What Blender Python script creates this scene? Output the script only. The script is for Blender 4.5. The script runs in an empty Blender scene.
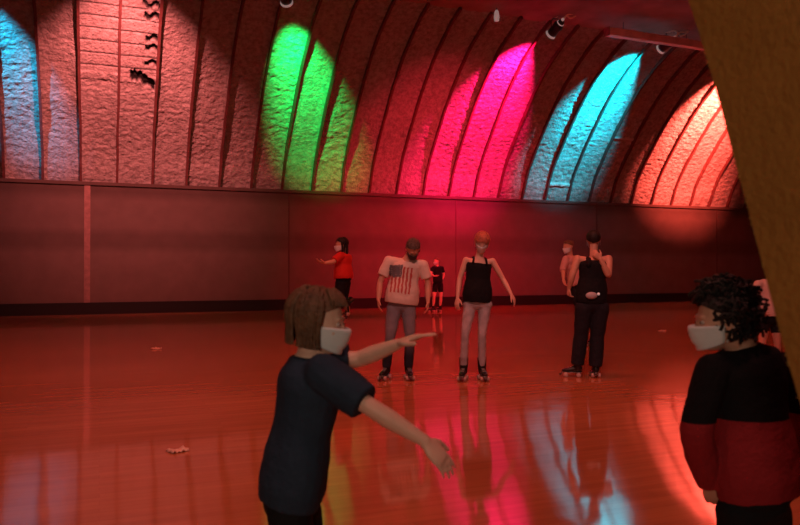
import bpy, bmesh, math, random
from mathutils import Vector, Matrix, noise
random.seed(7)
V = Vector
S = bpy.context.scene
COL = S.collection
F = 739.0; CH = 1.40; HY = 268.0
TH = math.atan(300/739.0); SN, CS = math.sin(TH), math.cos(TH)

# ------------------------------------------------------------------ helpers
def link(o):
    COL.objects.link(o); return o
def obj(name, bm, mat, parent=None, smooth=True):
    me = bpy.data.meshes.new(name)
    bmesh.ops.recalc_face_normals(bm, faces=bm.faces)
    bm.to_mesh(me); bm.free()
    if mat: me.materials.append(mat)
    if smooth:
        for p in me.polygons: p.use_smooth = True
    o = link(bpy.data.objects.new(name, me))
    if parent: o.parent = parent
    return o
def tag(o, label, cat, group=None):
    o['label'] = label; o['category'] = cat
    if group: o['group'] = group
    return o
def thing(name, label, cat, loc=(0,0,0), rz=0, group=None):
    o = link(bpy.data.objects.new(name, None)); o.location = loc; o.rotation_euler = (0,0,rz)
    o.empty_display_size = .2
    return tag(o, label, cat, group)
def struct(name, bm, mat, smooth=False):
    o = obj(name, bm, mat, None, smooth); o['kind'] = 'structure'; return o
def box(bm, x0, x1, y0, y1, z0, z1, M=None):
    vs = [bm.verts.new((x, y, z)) for x in (x0, x1) for y in (y0, y1) for z in (z0, z1)]
    for f in ((0,1,3,2),(4,6,7,5),(0,4,5,1),(2,3,7,6),(0,2,6,4),(1,5,7,3)):
        bm.faces.new([vs[i] for i in f])
    if M is not None:
        for v in vs: v.co = M @ v.co
    return vs
def ring_loft(bm, rings, n=14, cap=True):
    """rings: (centre, u, v) with u, v half-axis vectors"""
    R = []
    for c, u, v in rings:
        R.append([bm.verts.new(c + u*math.cos(2*math.pi*i/n) + v*math.sin(2*math.pi*i/n)) for i in range(n)])
    for a, b in zip(R[:-1], R[1:]):
        for i in range(n):
            j = (i+1) % n
            bm.faces.new((a[i], a[j], b[j], b[i]))
    if cap:
        bm.faces.new(list(reversed(R[0]))); bm.faces.new(R[-1])
def perp(d, hint=V((0,1,0))):
    d = d.normalized()
    u = hint - d*hint.dot(d)
    if u.length < 1e-3: u = V((1,0,0)) - d*d.x
    u.normalize(); return u, d.cross(u)
def tube(bm, pts, rad, n=12, flat=1.0, hint=V((0,1,0)), r0=True, r1=True):
    pts = [V(p) for p in pts]
    # resample smoothly
    rings = []
    N = len(pts)
    for i in range(N):
        a = pts[max(i-1, 0)]; b = pts[min(i+1, N-1)]
        d = (b-a)
        u, v = perp(d, hint)
        rings.append((pts[i], u*rad[i]*flat, v*rad[i], d.normalized()))
    out = []
    def cap(r, sgn):
        c, u, v, d = r; q = []
        m = v.length
        for t in (15, 40, 65, 88) if sgn < 0 else (88, 65, 40, 15):
            k = math.cos(math.radians(90-t)); h = math.sin(math.radians(90-t))
            q.append((c + d*(sgn*m*h), u*k, v*k))
        return q
    if r0: out += cap(rings[0], -1)[:-1]
    out += [(c, u, v) for c, u, v, d in rings]
    if r1: out += cap(rings[-1], 1)[1:]
    ring_loft(bm, out, n)
def blob(bm, c, rx, ry, rz, A=None, seg=16, rg=10):
    M = Matrix.Translation(c)
    if A is not None: M = M @ A.to_4x4()
    M = M @ Matrix.Diagonal((rx, ry, rz, 1))
    bmesh.ops.create_uvsphere(bm, u_segments=seg, v_segments=rg, radius=1, matrix=M)
def remesh(o, vox, it=4, f=.6):
    m = o.modifiers.new('r', 'REMESH'); m.mode = 'VOXEL'; m.voxel_size = vox; m.use_smooth_shade = True
    s = o.modifiers.new('s', 'SMOOTH'); s.iterations = it; s.factor = f
def folds(o, strength, size):
    t = bpy.data.textures.new('folds', 'CLOUDS'); t.noise_scale = size
    d = o.modifiers.new('d', 'DISPLACE'); d.texture = t; d.strength = strength; d.mid_level = .5; d.texture_coords = 'LOCAL'
def catmull(P, n):
    P = [V(p) for p in P]; P = [2*P[0]-P[1]] + P + [2*P[-1]-P[-2]]; out = []
    for i in range(1, len(P)-2):
        for k in range(n):
            t = k/n; a, b, c, d = P[i-1:i+3]
            out.append(.5*((2*b) + (c-a)*t + (2*a-5*b+4*c-d)*t*t + (3*b-a-3*c+d)*t**3))
    out.append(P[-2]); return out

# ------------------------------------------------------------------ materials
def mat(name, col, rough=.7, spec=.3, metal=0, emit=None, es=0, bump=0, bscale=40, var=0, vscale=8, sheen=0, coord='Object'):
    m = bpy.data.materials.new(name); m.use_nodes = True
    nt = m.node_tree; N = nt.nodes; L = nt.links
    b = N['Principled BSDF']
    b.inputs['Base Color'].default_value = (*col, 1); b.inputs['Roughness'].default_value = rough
    b.inputs['Specular IOR Level'].default_value = spec; b.inputs['Metallic'].default_value = metal
    if sheen: b.inputs['Sheen Weight'].default_value = sheen
    if emit:
        b.inputs['Emission Color'].default_value = (*emit, 1); b.inputs['Emission Strength'].default_value = es
    tc = N.new('ShaderNodeTexCoord')
    if var:
        n = N.new('ShaderNodeTexNoise'); n.inputs['Scale'].default_value = vscale; n.inputs['Detail'].default_value = 5
        L.new(tc.outputs[coord], n.inputs['Vector'])
        r = N.new('ShaderNodeMapRange'); r.inputs['From Min'].default_value = .3; r.inputs['From Max'].default_value = .7
        r.inputs['To Min'].default_value = 1-var; r.inputs['To Max'].default_value = 1+var
        L.new(n.outputs['Fac'], r.inputs['Value'])
        x = N.new('ShaderNodeVectorMath'); x.operation = 'SCALE'; x.inputs[0].default_value = col
        L.new(r.outputs['Result'], x.inputs['Scale']); L.new(x.outputs['Vector'], b.inputs['Base Color'])
    if bump:
        n = N.new('ShaderNodeTexNoise'); n.inputs['Scale'].default_value = bscale; n.inputs['Detail'].default_value = 4
        L.new(tc.outputs[coord], n.inputs['Vector'])
        p = N.new('ShaderNodeBump'); p.inputs['Strength'].default_value = bump; p.inputs['Distance'].default_value = .02
        L.new(n.outputs['Fac'], p.inputs['Height']); L.new(p.outputs['Normal'], b.inputs['Normal'])
    return m

def floor_mat():
    m = bpy.data.materials.new('varnished_maple'); m.use_nodes = True
    N = m.node_tree.nodes; L = m.node_tree.links; b = N['Principled BSDF']
    tc = N.new('ShaderNodeTexCoord')
    br = N.new('ShaderNodeTexBrick'); br.offset = .37; br.inputs['Scale'].default_value = 1
    br.inputs['Brick Width'].default_value = 1.6; br.inputs['Row Height'].default_value = .075
    br.inputs['Mortar Size'].default_value = .0015; br.inputs['Bias'].default_value = 0
    br.inputs['Color1'].default_value = (.46, .155, .065, 1); br.inputs['Color2'].default_value = (.53, .19, .08, 1)
    br.inputs['Mortar'].default_value = (.42, .12, .05, 1)
    L.new(tc.outputs['Object'], br.inputs['Vector'])
    mp = N.new('ShaderNodeMapping'); mp.inputs['Scale'].default_value = (.9, 9, 1); L.new(tc.outputs['Object'], mp.inputs['Vector'])
    n = N.new('ShaderNodeTexNoise'); n.inputs['Scale'].default_value = 1.3; n.inputs['Detail'].default_value = 6
    L.new(mp.outputs[0], n.inputs['Vector'])
    n2 = N.new('ShaderNodeTexNoise'); n2.inputs['Scale'].default_value = .35; n2.inputs['Detail'].default_value = 3
    L.new(tc.outputs['Object'], n2.inputs['Vector'])
    ad = N.new('ShaderNodeMath'); ad.operation = 'ADD'; L.new(n.outputs['Fac'], ad.inputs[0]); L.new(n2.outputs['Fac'], ad.inputs[1])
    r = N.new('ShaderNodeMapRange'); r.inputs['From Min'].default_value = .7; r.inputs['From Max'].default_value = 1.3
    r.inputs['To Min'].default_value = .82; r.inputs['To Max'].default_value = 1.15; L.new(ad.outputs[0], r.inputs['Value'])
    x = N.new('ShaderNodeVectorMath'); x.operation = 'SCALE'; L.new(br.outputs['Color'], x.inputs[0]); L.new(r.outputs[0], x.inputs['Scale'])
    L.new(x.outputs[0], b.inputs['Base Color'])
    rr = N.new('ShaderNodeMapRange'); rr.inputs['To Min'].default_value = .05; rr.inputs['To Max'].default_value = .10
    L.new(n2.outputs['Fac'], rr.inputs['Value']); L.new(rr.outputs[0], b.inputs['Roughness'])
    b.inputs['Specular IOR Level'].default_value = .5
    n3 = N.new('ShaderNodeTexNoise'); n3.inputs['Scale'].default_value = 1.1; n3.inputs['Detail'].default_value = 2
    L.new(tc.outputs['Object'], n3.inputs['Vector'])
    bp = N.new('ShaderNodeBump'); bp.inputs['Strength'].default_value = .2; bp.inputs['Distance'].default_value = .02
    L.new(n3.outputs['Fac'], bp.inputs['Height']); L.new(bp.outputs[0], b.inputs['Normal'])
    return m

def foam_mat():
    m = bpy.data.materials.new('sprayed_foam'); m.use_nodes = True
    N = m.node_tree.nodes; L = m.node_tree.links; b = N['Principled BSDF']
    tc = N.new('ShaderNodeTexCoord'); at = N.new('ShaderNodeAttribute'); at.attribute_name = 'tone'
    n = N.new('ShaderNodeTexNoise'); n.inputs['Scale'].default_value = 7; n.inputs['Detail'].default_value = 7; n.inputs['Roughness'].default_value = .7
    L.new(tc.outputs['Object'], n.inputs['Vector'])
    cr = N.new('ShaderNodeValToRGB'); e = cr.color_ramp.elements
    e[0].position = .30; e[0].color = (.20, .165, .15, 1); e[1].position = .6; e[1].color = (.40, .36, .33, 1)
    L.new(n.outputs['Fac'], cr.inputs['Fac'])
    x = N.new('ShaderNodeVectorMath'); x.operation = 'MULTIPLY'; L.new(cr.outputs[0], x.inputs[0]); L.new(at.outputs['Color'], x.inputs[1])
    L.new(x.outputs[0], b.inputs['Base Color'])
    b.inputs['Roughness'].default_value = .9; b.inputs['Specular IOR Level'].default_value = .15
    n2 = N.new('ShaderNodeTexNoise'); n2.inputs['Scale'].default_value = 16; n2.inputs['Detail'].default_value = 5
    L.new(tc.outputs['Object'], n2.inputs['Vector'])
    bp = N.new('ShaderNodeBump'); bp.inputs['Strength'].default_value = .8; bp.inputs['Distance'].default_value = .05
    L.new(n2.outputs['Fac'], bp.inputs['Height']); L.new(bp.outputs[0], b.inputs['Normal'])
    return m

def wall_mat():
    m = bpy.data.materials.new('wall_carpet'); m.use_nodes = True
    N = m.node_tree.nodes; L = m.node_tree.links; b = N['Principled BSDF']
    tc = N.new('ShaderNodeTexCoord'); sp = N.new('ShaderNodeSeparateXYZ'); L.new(tc.outputs['Object'], sp.inputs[0])
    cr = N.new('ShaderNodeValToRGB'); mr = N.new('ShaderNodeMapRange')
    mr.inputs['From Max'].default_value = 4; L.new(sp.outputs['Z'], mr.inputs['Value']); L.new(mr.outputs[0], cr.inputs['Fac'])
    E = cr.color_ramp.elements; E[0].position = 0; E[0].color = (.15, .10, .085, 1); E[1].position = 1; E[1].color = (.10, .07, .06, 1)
    for p, k in ((.46, .235), (.52, .17), (.60, .165), (.66, .215), (.86, .20), (.93, .13)):  # top stop darkened: shade under the ledge put into the colour
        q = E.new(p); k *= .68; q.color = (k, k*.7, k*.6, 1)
    n = N.new('ShaderNodeTexNoise'); n.inputs['Scale'].default_value = 2.2; n.inputs['Detail'].default_value = 8
    L.new(tc.outputs['Object'], n.inputs['Vector'])
    r = N.new('ShaderNodeMapRange'); r.inputs['From Min'].default_value = .3; r.inputs['From Max'].default_value = .7
    r.inputs['To Min'].default_value = .92; r.inputs['To Max'].default_value = 1.08; L.new(n.outputs['Fac'], r.inputs['Value'])
    x = N.new('ShaderNodeVectorMath'); x.operation = 'SCALE'; L.new(cr.outputs[0], x.inputs[0]); L.new(r.outputs[0], x.inputs['Scale'])
    L.new(x.outputs[0], b.inputs['Base Color']); b.inputs['Roughness'].default_value = .85; b.inputs['Specular IOR Level'].default_value = .1
    n2 = N.new('ShaderNodeTexNoise'); n2.inputs['Scale'].default_value = 30
    L.new(tc.outputs['Object'], n2.inputs['Vector'])
    bp = N.new('ShaderNodeBump'); bp.inputs['Strength'].default_value = .4; bp.inputs['Distance'].default_value = .01
    L.new(n2.outputs['Fac'], bp.inputs['Height']); L.new(bp.outputs[0], b.inputs['Normal'])
    return m

M = {}
M['floor'] = floor_mat(); M['foam'] = foam_mat(); M['wall'] = wall_mat()
M['rib'] = mat('rib_timber', (.13, .045, .04), .7, var=.25, vscale=6, bump=.3)
M['black'] = mat('black_kickboard', (.012, .008, .008), .6)
M['ceil'] = mat('ceiling_board', (.34, .20, .17), .9, var=.3, vscale=1.2, bump=.5, bscale=5)
M['trim'] = mat('wall_strip', (.27, .15, .13), .6, var=.2)
M['seam'] = mat('wall_seam', (.10, .05, .045), .8)
M['metal_black'] = mat('black_lamp_metal', (.012, .012, .014), .4, .5)
M['rim'] = mat('lamp_rim_glow', (.8, .8, .78), .35, .5, emit=(1, .85, .8), es=.15)  # slight emission stands in for stray light on these pale parts
M['cable'] = mat('pale_cable', (.85, .70, .55), .6)
M['rail'] = mat('rail_paint', (.72, .46, .44), .6, var=.15, vscale=3)
M['skin'] = mat('skin', (.62, .33, .24), .5, .4, var=.08, vscale=20)
M['skin_pale'] = mat('skin_pale', (.72, .44, .35), .5, .4, var=.06, vscale=20)
M['navy'] = mat('navy_jersey', (.022, .040, .072), .85, .2, var=.15, vscale=10, bump=.2, bscale=60)
M['blackcloth'] = mat('black_cloth', (.010, .010, .013), .85, .2, bump=.25, bscale=60)
M['darkpants'] = mat('dark_trousers', (.016, .015, .022), .8, .2, bump=.25, bscale=60)
M['redshirt'] = mat('red_jersey', (.60, .030, .025), .8, .2, bump=.2, bscale=50)
M['jeans_pale'] = mat('pale_grey_denim', (.46, .42, .46), .85, .2, var=.25, vscale=9, bump=.3, bscale=80)
M['mask'] = mat('mask_paper', (.72, .76, .82), .8, .2, bump=.2, bscale=30)
M['mask_dark'] = mat('dark_mask', (.05, .035, .04), .8)
M['hair_brown'] = mat('brown_hair', (.13, .065, .035), .55, .4, var=.35, vscale=30, bump=.5, bscale=70)
M['hair_dark'] = mat('dark_hair', (.012, .009, .009), .55, .35, bump=.6, bscale=60)
M['hair_grey'] = mat('greyish_hair', (.13, .09, .08), .6, var=.3, vscale=40, bump=.5, bscale=70)
M['hair_red'] = mat('reddish_hair', (.50, .15, .10), .5, .4, var=.3, vscale=40, bump=.5, bscale=70)
M['boot'] = mat('black_leather_boot', (.012, .011, .012), .35, .5)
M['wheel'] = mat('skate_wheel', (.55, .35, .32), .4, .5)
M['wheel_dark'] = mat('skate_wheel_dark', (.10, .05, .05), .4, .5)
M['plate'] = mat('skate_plate', (.35, .35, .36), .35, .5, metal=.8)
M['eye'] = mat('eye', (.55, .5, .48), .2, .5)
M['iris'] = mat('iris', (.03, .02, .015), .2, .5)
M['lace'] = mat('lace', (.45, .42, .42), .7)
M['pinktop'] = mat('pink_top', (.62, .34, .33), .8, var=.1)
M['pack'] = mat('pale_pack', (.45, .45, .50), .5, .4)
M['beamface'] = mat('beam_carpet', (.30, .145, .036), .95, .05, var=.12, vscale=5, bump=.5, bscale=45)
M['fuzz'] = mat('beam_fuzz', (.48, .28, .08), .95, .05)
M['paper'] = mat('scrap_paper', (.80, .52, .42), .7, var=.1)
M['teepale'] = mat('tee', (.75, .60, .56), .85)

def flag_mat(cx, cz, sc, tilt):
    """white tee with a distressed flag print: blue-grey canton over drooping stripes"""
    m = bpy.data.materials.new('flag_print_tee'); m.use_nodes = True
    N = m.node_tree.nodes; L = m.node_tree.links; b = N['Principled BSDF']
    def mth(op, a, bb=None, c=None):
        n = N.new('ShaderNodeMath'); n.operation = op
        for i, q in enumerate((a, bb, c)):
            if q is None: continue
            if isinstance(q, (int, float)): n.inputs[i].default_value = q
            else: L.new(q, n.inputs[i])
        return n.outputs[0]
    tc = N.new('ShaderNodeTexCoord'); sp = N.new('ShaderNodeSeparateXYZ'); L.new(tc.outputs['Object'], sp.inputs[0])
    x, y, z = sp.outputs
    dx = mth('SUBTRACT', x, cx); dz = mth('SUBTRACT', z, cz)
    u = mth('ADD', mth('MULTIPLY', dx, math.cos(tilt)/sc), mth('MULTIPLY', dz, math.sin(tilt)/sc))
    w = mth('SUBTRACT', mth('MULTIPLY', dz, math.cos(tilt)/sc), mth('MULTIPLY', dx, math.sin(tilt)/sc))
    n = N.new('ShaderNodeTexNoise'); n.inputs['Scale'].default_value = 22; n.inputs['Detail'].default_value = 3
    L.new(tc.outputs['Object'], n.inputs['Vector']); nn = mth('MULTIPLY', mth('SUBTRACT', n.outputs['Fac'], .5), .35)
    uu = mth('ADD', u, mth('MULTIPLY', nn, .35)); ww = mth('ADD', w, nn)
    front = mth('LESS_THAN', y, 0.02)
    def rng(q, lo, hi): return mth('MULTIPLY', mth('GREATER_THAN', q, lo), mth('LESS_THAN', q, hi))
    area = mth('MULTIPLY', mth('MULTIPLY', rng(uu, -.5, .5), rng(ww, -.62, .56)), front)
    canton = mth('MULTIPLY', mth('MULTIPLY', rng(uu, -.55, .02), rng(ww, .08, .6)), front)
    st = mth('GREATER_THAN', mth('FRACT', mth('MULTIPLY', mth('ADD', uu, .5), 6.2)), .48)
    stripe = mth('MULTIPLY', mth('MULTIPLY', st, area), mth('SUBTRACT', 1, canton))
    # star dots in the canton
    vx = N.new('ShaderNodeTexVoronoi'); vx.inputs['Scale'].default_value = 38; vx.inputs['Randomness'].default_value = .2
    L.new(tc.outputs['Object'], vx.inputs['Vector']); star = mth('LESS_THAN', vx.outputs['Distance'], .22)
    cant2 = mth('MULTIPLY', canton, mth('SUBTRACT', 1, mth('MULTIPLY', star, .7)))
    def mix(fac, A, B):
        q = N.new('ShaderNodeMix'); q.data_type = 'RGBA'
        L.new(fac, q.inputs[0])
        if isinstance(A, tuple): q.inputs[6].default_value = A
        else: L.new(A, q.inputs[6])
        q.inputs[7].default_value = B; return q.outputs[2]
    c = mix(stripe, (.74, .62, .56, 1), (.50, .11, .10, 1)); c = mix(cant2, c, (.17, .17, .20, 1))
    L.new(c, b.inputs['Base Color']); b.inputs['Roughness'].default_value = .85; b.inputs['Specular IOR Level'].default_value = .2
    return m

# ------------------------------------------------------------------ the hall
DW = 24.15; X0, X1 = -9.0, 37.0; YN = -4.0
PROF = catmull([(24.42, 3.9), (24.22, 4.35), (23.95, 4.95), (23.38, 5.75), (22.42, 6.86), (21.72, 7.55), (20.88, 8.22), (19.98, 8.75), (19.25, 9.06)], 10)
def arclen(P):
    s = [0]
    for a, b in zip(P[:-1], P[1:]): s.append(s[-1] + (b-a).length)
    return s
PS = arclen(PROF)
def prof(s):
    for i in range(len(PS)-1):
        if s <= PS[i+1] or i == len(PS)-2:
            t = (s-PS[i])/(PS[i+1]-PS[i]); p = PROF[i].lerp(PROF[i+1], t)
            d = (PROF[min(i+1, len(PROF)-1)] - PROF[max(i-1, 0)]).normalized(); return p, d
    return None
RIB0, RSP = .48, 1.0255

bm = bmesh.new(); box(bm, X0, X1, YN, DW+.5, -.2, 0); struct('floor', bm, M['floor'])
bm = bmesh.new(); box(bm, X0, X1, DW, DW+.5, 0, 4.0)
box(bm, X0, X1, DW-.05, DW, 3.9, 4.0)
struct('wall_far', bm, M['wall'])
bm = bmesh.new(); box(bm, X0, X1, DW-.06, DW-.001, 0.001, .36); struct('baseboard_far', bm, M['black'])
bm = bmesh.new(); box(bm, X0-.3, X0, YN, DW+.5, -.2, 9.6); struct('wall_left', bm, M['wall'])
bm = bmesh.new(); box(bm, X1, X1+.3, YN, DW+.5, -.2, 9.6); struct('wall_right', bm, M['wall'])
bm = bmesh.new(); box(bm, X0-.3, X1+.3, YN-.3, YN, -.2, 9.6); struct('wall_near', bm, M['wall'])
bm = bmesh.new(); box(bm, X0-.3, X1+.3, YN-.3, 19.45, 9.0, 9.3); struct('ceiling', bm, M['ceil'])
n = 1
for i, x in enumerate((-.36, 5.82, 12.0, 18.2, 24.4)):
    bm = bmesh.new(); w = .085 if i == 0 else .02
    box(bm, x-w, x+w, DW-.02, DW-.001, .36, 3.9)
    struct('trim_%d' % n, bm, M['trim'] if i == 0 else M['seam']); n += 1
# arch ribs
def rib_geom(x):
    bm = bmesh.new(); w = .034; rings = []
    L = PS[-1]; k = 46
    for i in range(k+1):
        s = L*i/k; p, d = prof(s); nrm = V((-d.y, d.x)) if False else V((d.y, -d.x))
        # inward normal: toward the hall (smaller Y / lower z)
        nrm = V((-d.y, d.x)); 
        if nrm.x > 0: nrm = -nrm
        wob = .012*noise.noise(V((x*3, s*1.4, 1)))
        a = p - nrm*.08; b = p + nrm*(.155 + wob)
        rings.append([V((x-w+wob, a.x, a.y)), V((x+w+wob, a.x, a.y)), V((x+w+wob, b.x, b.y)), V((x-w+wob, b.x, b.y))])
    vs = [[bm.verts.new(q) for q in r] for r in rings]
    for a, b in zip(vs[:-1], vs[1:]):
        for i in range(4): bm.faces.new((a[i], a[(i+1) % 4], b[(i+1) % 4], b[i]))
    bm.faces.new(vs[0]); bm.faces.new(list(reversed(vs[-1])))
    return bm
for k in range(-8, 34):
    struct('trim_%d' % n, rib_geom(RIB0 + RSP*k), M['rib']); n += 1
# foam-sprayed vault between the ribs: one real displaced surface
def build_vault():
    dx = .031; nx = int((31+5)/dx); L = PS[-1]; ns = int(L/.032)
    cols = []
    verts = []; tones = []
    pr = [prof(L*j/ns) for j in range(ns+1)]
    xs = [X0, -5.0] + [-5+dx*i for i in range(1, nx)] + [31.0, X1]
    for x in xs:
        f = (x-RIB0)/RSP; bay = math.floor(f); fr = f-bay
        edge = min(fr, 1-fr)*RSP
        rough = .45 + .55*(noise.noise(V((bay*7.3, 0, 0)))+.5)
        for j, (p, d) in enumerate(pr):
            s = L*j/ns; nrm = V((-d.y, d.x))
            if nrm.x > 0: nrm = -nrm
            h = .032*noise.fractal(V((x*6.0+bay*11, s*9.5, bay*3.1)), .8, 2.2, 4)*max(.3, rough)
            h += .03*noise.noise(V((x*.9, s*1.3, 5)))
            h += -.05*min(1, edge/.25) + .05
            tone = 1.0
            z = p.y
            if bay in (-1, 0) and z > 6.9:    # bare boards where the foam stops
                h = h*.35; g = (s*2.6) % 1
                if g < .09: h -= .035; tone *= .45
            if bay in (-1, 0) and 6.75 < z < 6.9: h += .03
            if bay == 0:
                for zz, x0, x1, t in ((8.38, .55, .98, .05), (8.18, .6, .98, .06), (7.75, .66, .98, .06), (7.55, .66, .98, .05), (7.22, .66, .98, .05)):
                    if abs(z-zz+.04*math.sin(fr*20)) < t and x0 < fr < x1: h -= .12; tone = .06  # carved slots, tone also blackened for the shade inside
                w = noise.noise(V((x*9, z*9, 3)))*.12
                if abs(z-6.95+w - (fr-.3)*-.35) < .11 and .28 < fr < .97: h -= .14; tone = .04  # broken hole, its inner shade painted into the tone
            if bay in (15,) and (4.55 < z < 4.68) : h += .05; tone *= 1.5
            if bay == 17 and 6.3 < z < 6.38: h += .04; tone *= 1.4
            q = p + nrm*h
            verts.append((x, q.x, q.y)); tones.append(tone)
    ncol = ns+1; faces = []
    for i in range(len(xs)-1):
        for j in range(ns):
            a = i*ncol+j; faces.append((a, a+1, a+ncol+1, a+ncol))
    me = bpy.data.meshes.new('ceiling_vault'); me.from_pydata(verts, [], faces)
    ca = me.color_attributes.new('tone', 'FLOAT_COLOR', 'POINT')
    buf = []
    for t in tones: buf += [t, t, t, 1]
    ca.data.foreach_set('color', buf)
    me.materials.append(M['foam'])
    me.polygons.foreach_set('use_smooth', [True]*len(me.polygons))
    o = link(bpy.data.objects.new('ceiling_vault', me)); o['kind'] = 'structure'
    bm = bmesh.new()   # outer skin that closes the vault
    pr2 = [prof(L*j/12)[0] for j in range(13)]
    A = [bm.verts.new((X0-.3, p.x+.35, p.y+.3)) for p in pr2]; B = [bm.verts.new((X1+.3, p.x+.35, p.y+.3)) for p in pr2]
    for i in range(12): bm.faces.new((A[i], A[i+1], B[i+1], B[i]))
    struct('wall_roof', bm, M['ceil'])
build_vault()

# ------------------------------------------------------------------ spotlights
def spot_head(x, y, z, aim, label):
    """can lamp hung from the ceiling on a yoke, front rim toward aim"""
    t = thing('spotlight', label, 'spotlight', (x, y, z), 0, 'spotlights hung along the vault')
    d = (V(aim)-V((x, y, z))).normalized()
    u, v = perp(d, V((0,0,1)))
    bm = bmesh.new()
    prof_ = [(-.34, .05), (-.33, .085), (-.24, .10), (-.20, .13), (.10, .145), (.22, .15)]
    ring_loft(bm, [(d*a, u*r, v*r) for a, r in prof_], 24)
    for a in (-.17, -.13, -.09): ring_loft(bm, [(d*(a-.008), u*.155, v*.155), (d*(a+.008), u*.155, v*.155)], 24)
    obj('housing', bm, M['metal_black'], t)
    bm = bmesh.new()
    for a0, a1, r0, r1 in ((.20, .27, .150, .172),):
        n_ = 28; R = []
        for a, r in ((a0, r0), (a1, r1), (a1, r1-.02), (a0+.03, r0-.02)):
            R.append([bm.verts.new(d*a + u*r*math.cos(2*math.pi*i/n_) + v*r*math.sin(2*math.pi*i/n_)) for i in range(n_)])
        for q in range(4):
            a, b = R[q], R[(q+1) % 4]
            for i in range(n_): bm.faces.new((a[i], a[(i+1) % n_], b[(i+1) % n_], b[i]))
    obj('front_rim', bm, M['rim'], t)
    bm = bmesh.new(); ring_loft(bm, [(d*-.26, u*.112, v*.112), (d*-.235, u*.118, v*.118)], 20); obj('rear_band', bm, M['rim'], t)
    bm = bmesh.new(); blob(bm, d*-.36 + V((0, 0, .03)), .05, .05, .05); obj('rear_cap', bm, M['rim'], t)
    bm = bmesh.new()   # yoke
    side = V((d.y, -d.x, 0)).normalized()
    top = V((0, 0, .30))
    tube(bm, [side*.17, side*.175+V((0,0,.2)), side*.10+top, -side*.10+top, -side*.175+V((0,0,.2)), -side*.17], [.012]*6, 8)
    tube(bm, [top, V((0, 0, 9.42-z))] if False else [top, V((0, 0, ceil_z(y)-z))], [.016, .016], 8)
    obj('yoke', bm, M['metal_black'], t)
    bm = bmesh.new()   # looped power cord
    c0 = d*-.34
    pts = catmull([c0, c0+V((.10, -.1, .16)), c0+V((.32, -.1, .22)), c0+V((.55, -.05, .30)), c0+V((.3, .0, .12)), c0+V((.05, .02, .26)), V((0, 0, ceil_z(y)-z))], 6)
    tube(bm, pts, [.028]*len(pts), 6)
    obj('cord', bm, M['cable'], t)
    return d
def ceil_z(y):
    if y < 19.4: return 9.0
    best = min(PROF, key=lambda p: abs(p.x-y)); return best.y
def spot(x, y, z, aim, col, power, cone, blend, label, radius=.05):
    d = spot_head(x, y, z, aim, label)
    l = bpy.data.lights.new('spot_beam', 'SPOT'); l.color = col; l.energy = power
    l.spot_size = math.radians(cone); l.spot_blend = blend; l.shadow_soft_size = radius
    o = link(bpy.data.objects.new('spot_beam', l)); o.location = V((x, y, z)) + d*.30
    o.rotation_euler = d.to_track_quat('-Z', 'Y').to_euler()
spot(-3.5, 18.9, 8.55, (-2.35, 22.5, 6.9), (.01, .55, 1), 4200, 34, 1, 'black spotlight above the leftmost cyan-lit bay')
spot(.50, 17.8, 8.45, (.75, 23.5, 5.6), (1, .20, .19), 3700, 78, .9, 'black spotlight above the pinkish-red lit bays at left')
spot(4.45, 18.9, 8.50, (5.85, 22.5, 7.0), (.0, 1, .14), 5200, 42, 1, 'black spotlight above the green-lit bays')
spot(12.79, 18.95, 8.66, (12.4, 22.5, 6.95), (1, .005, .12), 11500, 56, .9, 'black spotlight hung against the ceiling over the magenta-lit bays')
spot(16.90, 18.8, 8.60, (16.6, 22.2, 7.45), (.0, .68, .95), 9500, 54, 1, 'black spotlight half behind the long ceiling rail over the cyan-lit bays')
spot(21.3, 18.6, 8.4, (21.9, 22.5, 7.0), (1, .10, .07), 25000, 60, 1, 'black spotlight over the orange-red lit bays near the slanting beam')

# ceiling rail, small hanging bracket
t = thing('ceiling_rail', 'long narrow reddish rail hung under the ceiling beside the spotlights', 'rail', (14.35, 18.5, 8.62))
bm = bmesh.new(); box(bm, 0, 6.2, -.12, .12, -.12, .12); bmesh.ops.bevel(bm, geom=bm.edges, offset=.02, segments=2, affect='EDGES'); obj('channel', bm, M['rail'], t, False)
bm = bmesh.new(); box(bm, -.03, 0, -.13, .13, -.13, .13); obj('end_plate', bm, M['trim'], t, False)
for q in (.6, 3.1, 5.6):
    bm = bmesh.new(); tube(bm, [V((q, 0, .1)), V((q, 0, ceil_z(18.5)-8.62))], [.012, .012], 6); obj('hanger_rod', bm, M['metal_black'], t)
t = thing('hanging_socket', 'small pale cylindrical socket hanging from the ceiling left of the spotlights', 'socket', (10.72, 18.9, 8.78))
bm = bmesh.new(); ring_loft(bm, [(V((0,0,-.16)), V((.07,0,0)), V((0,.07,0))), (V((0,0,-.05)), V((.085,0,0)), V((0,.085,0))), (V((0,0,.12)), V((.06,0,0)), V((0,.06,0))), (V((0,0,.16)), V((.03,0,0)), V((0,.03,0)))], 18); obj('body', bm, M['rim'], t)
bm = bmesh.new(); tube(bm, [V((0,0,.14)), V((0,0,ceil_z(18.9)-8.78))], [.015,.015], 6); obj('stem', bm, M['metal_black'], t)

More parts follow.
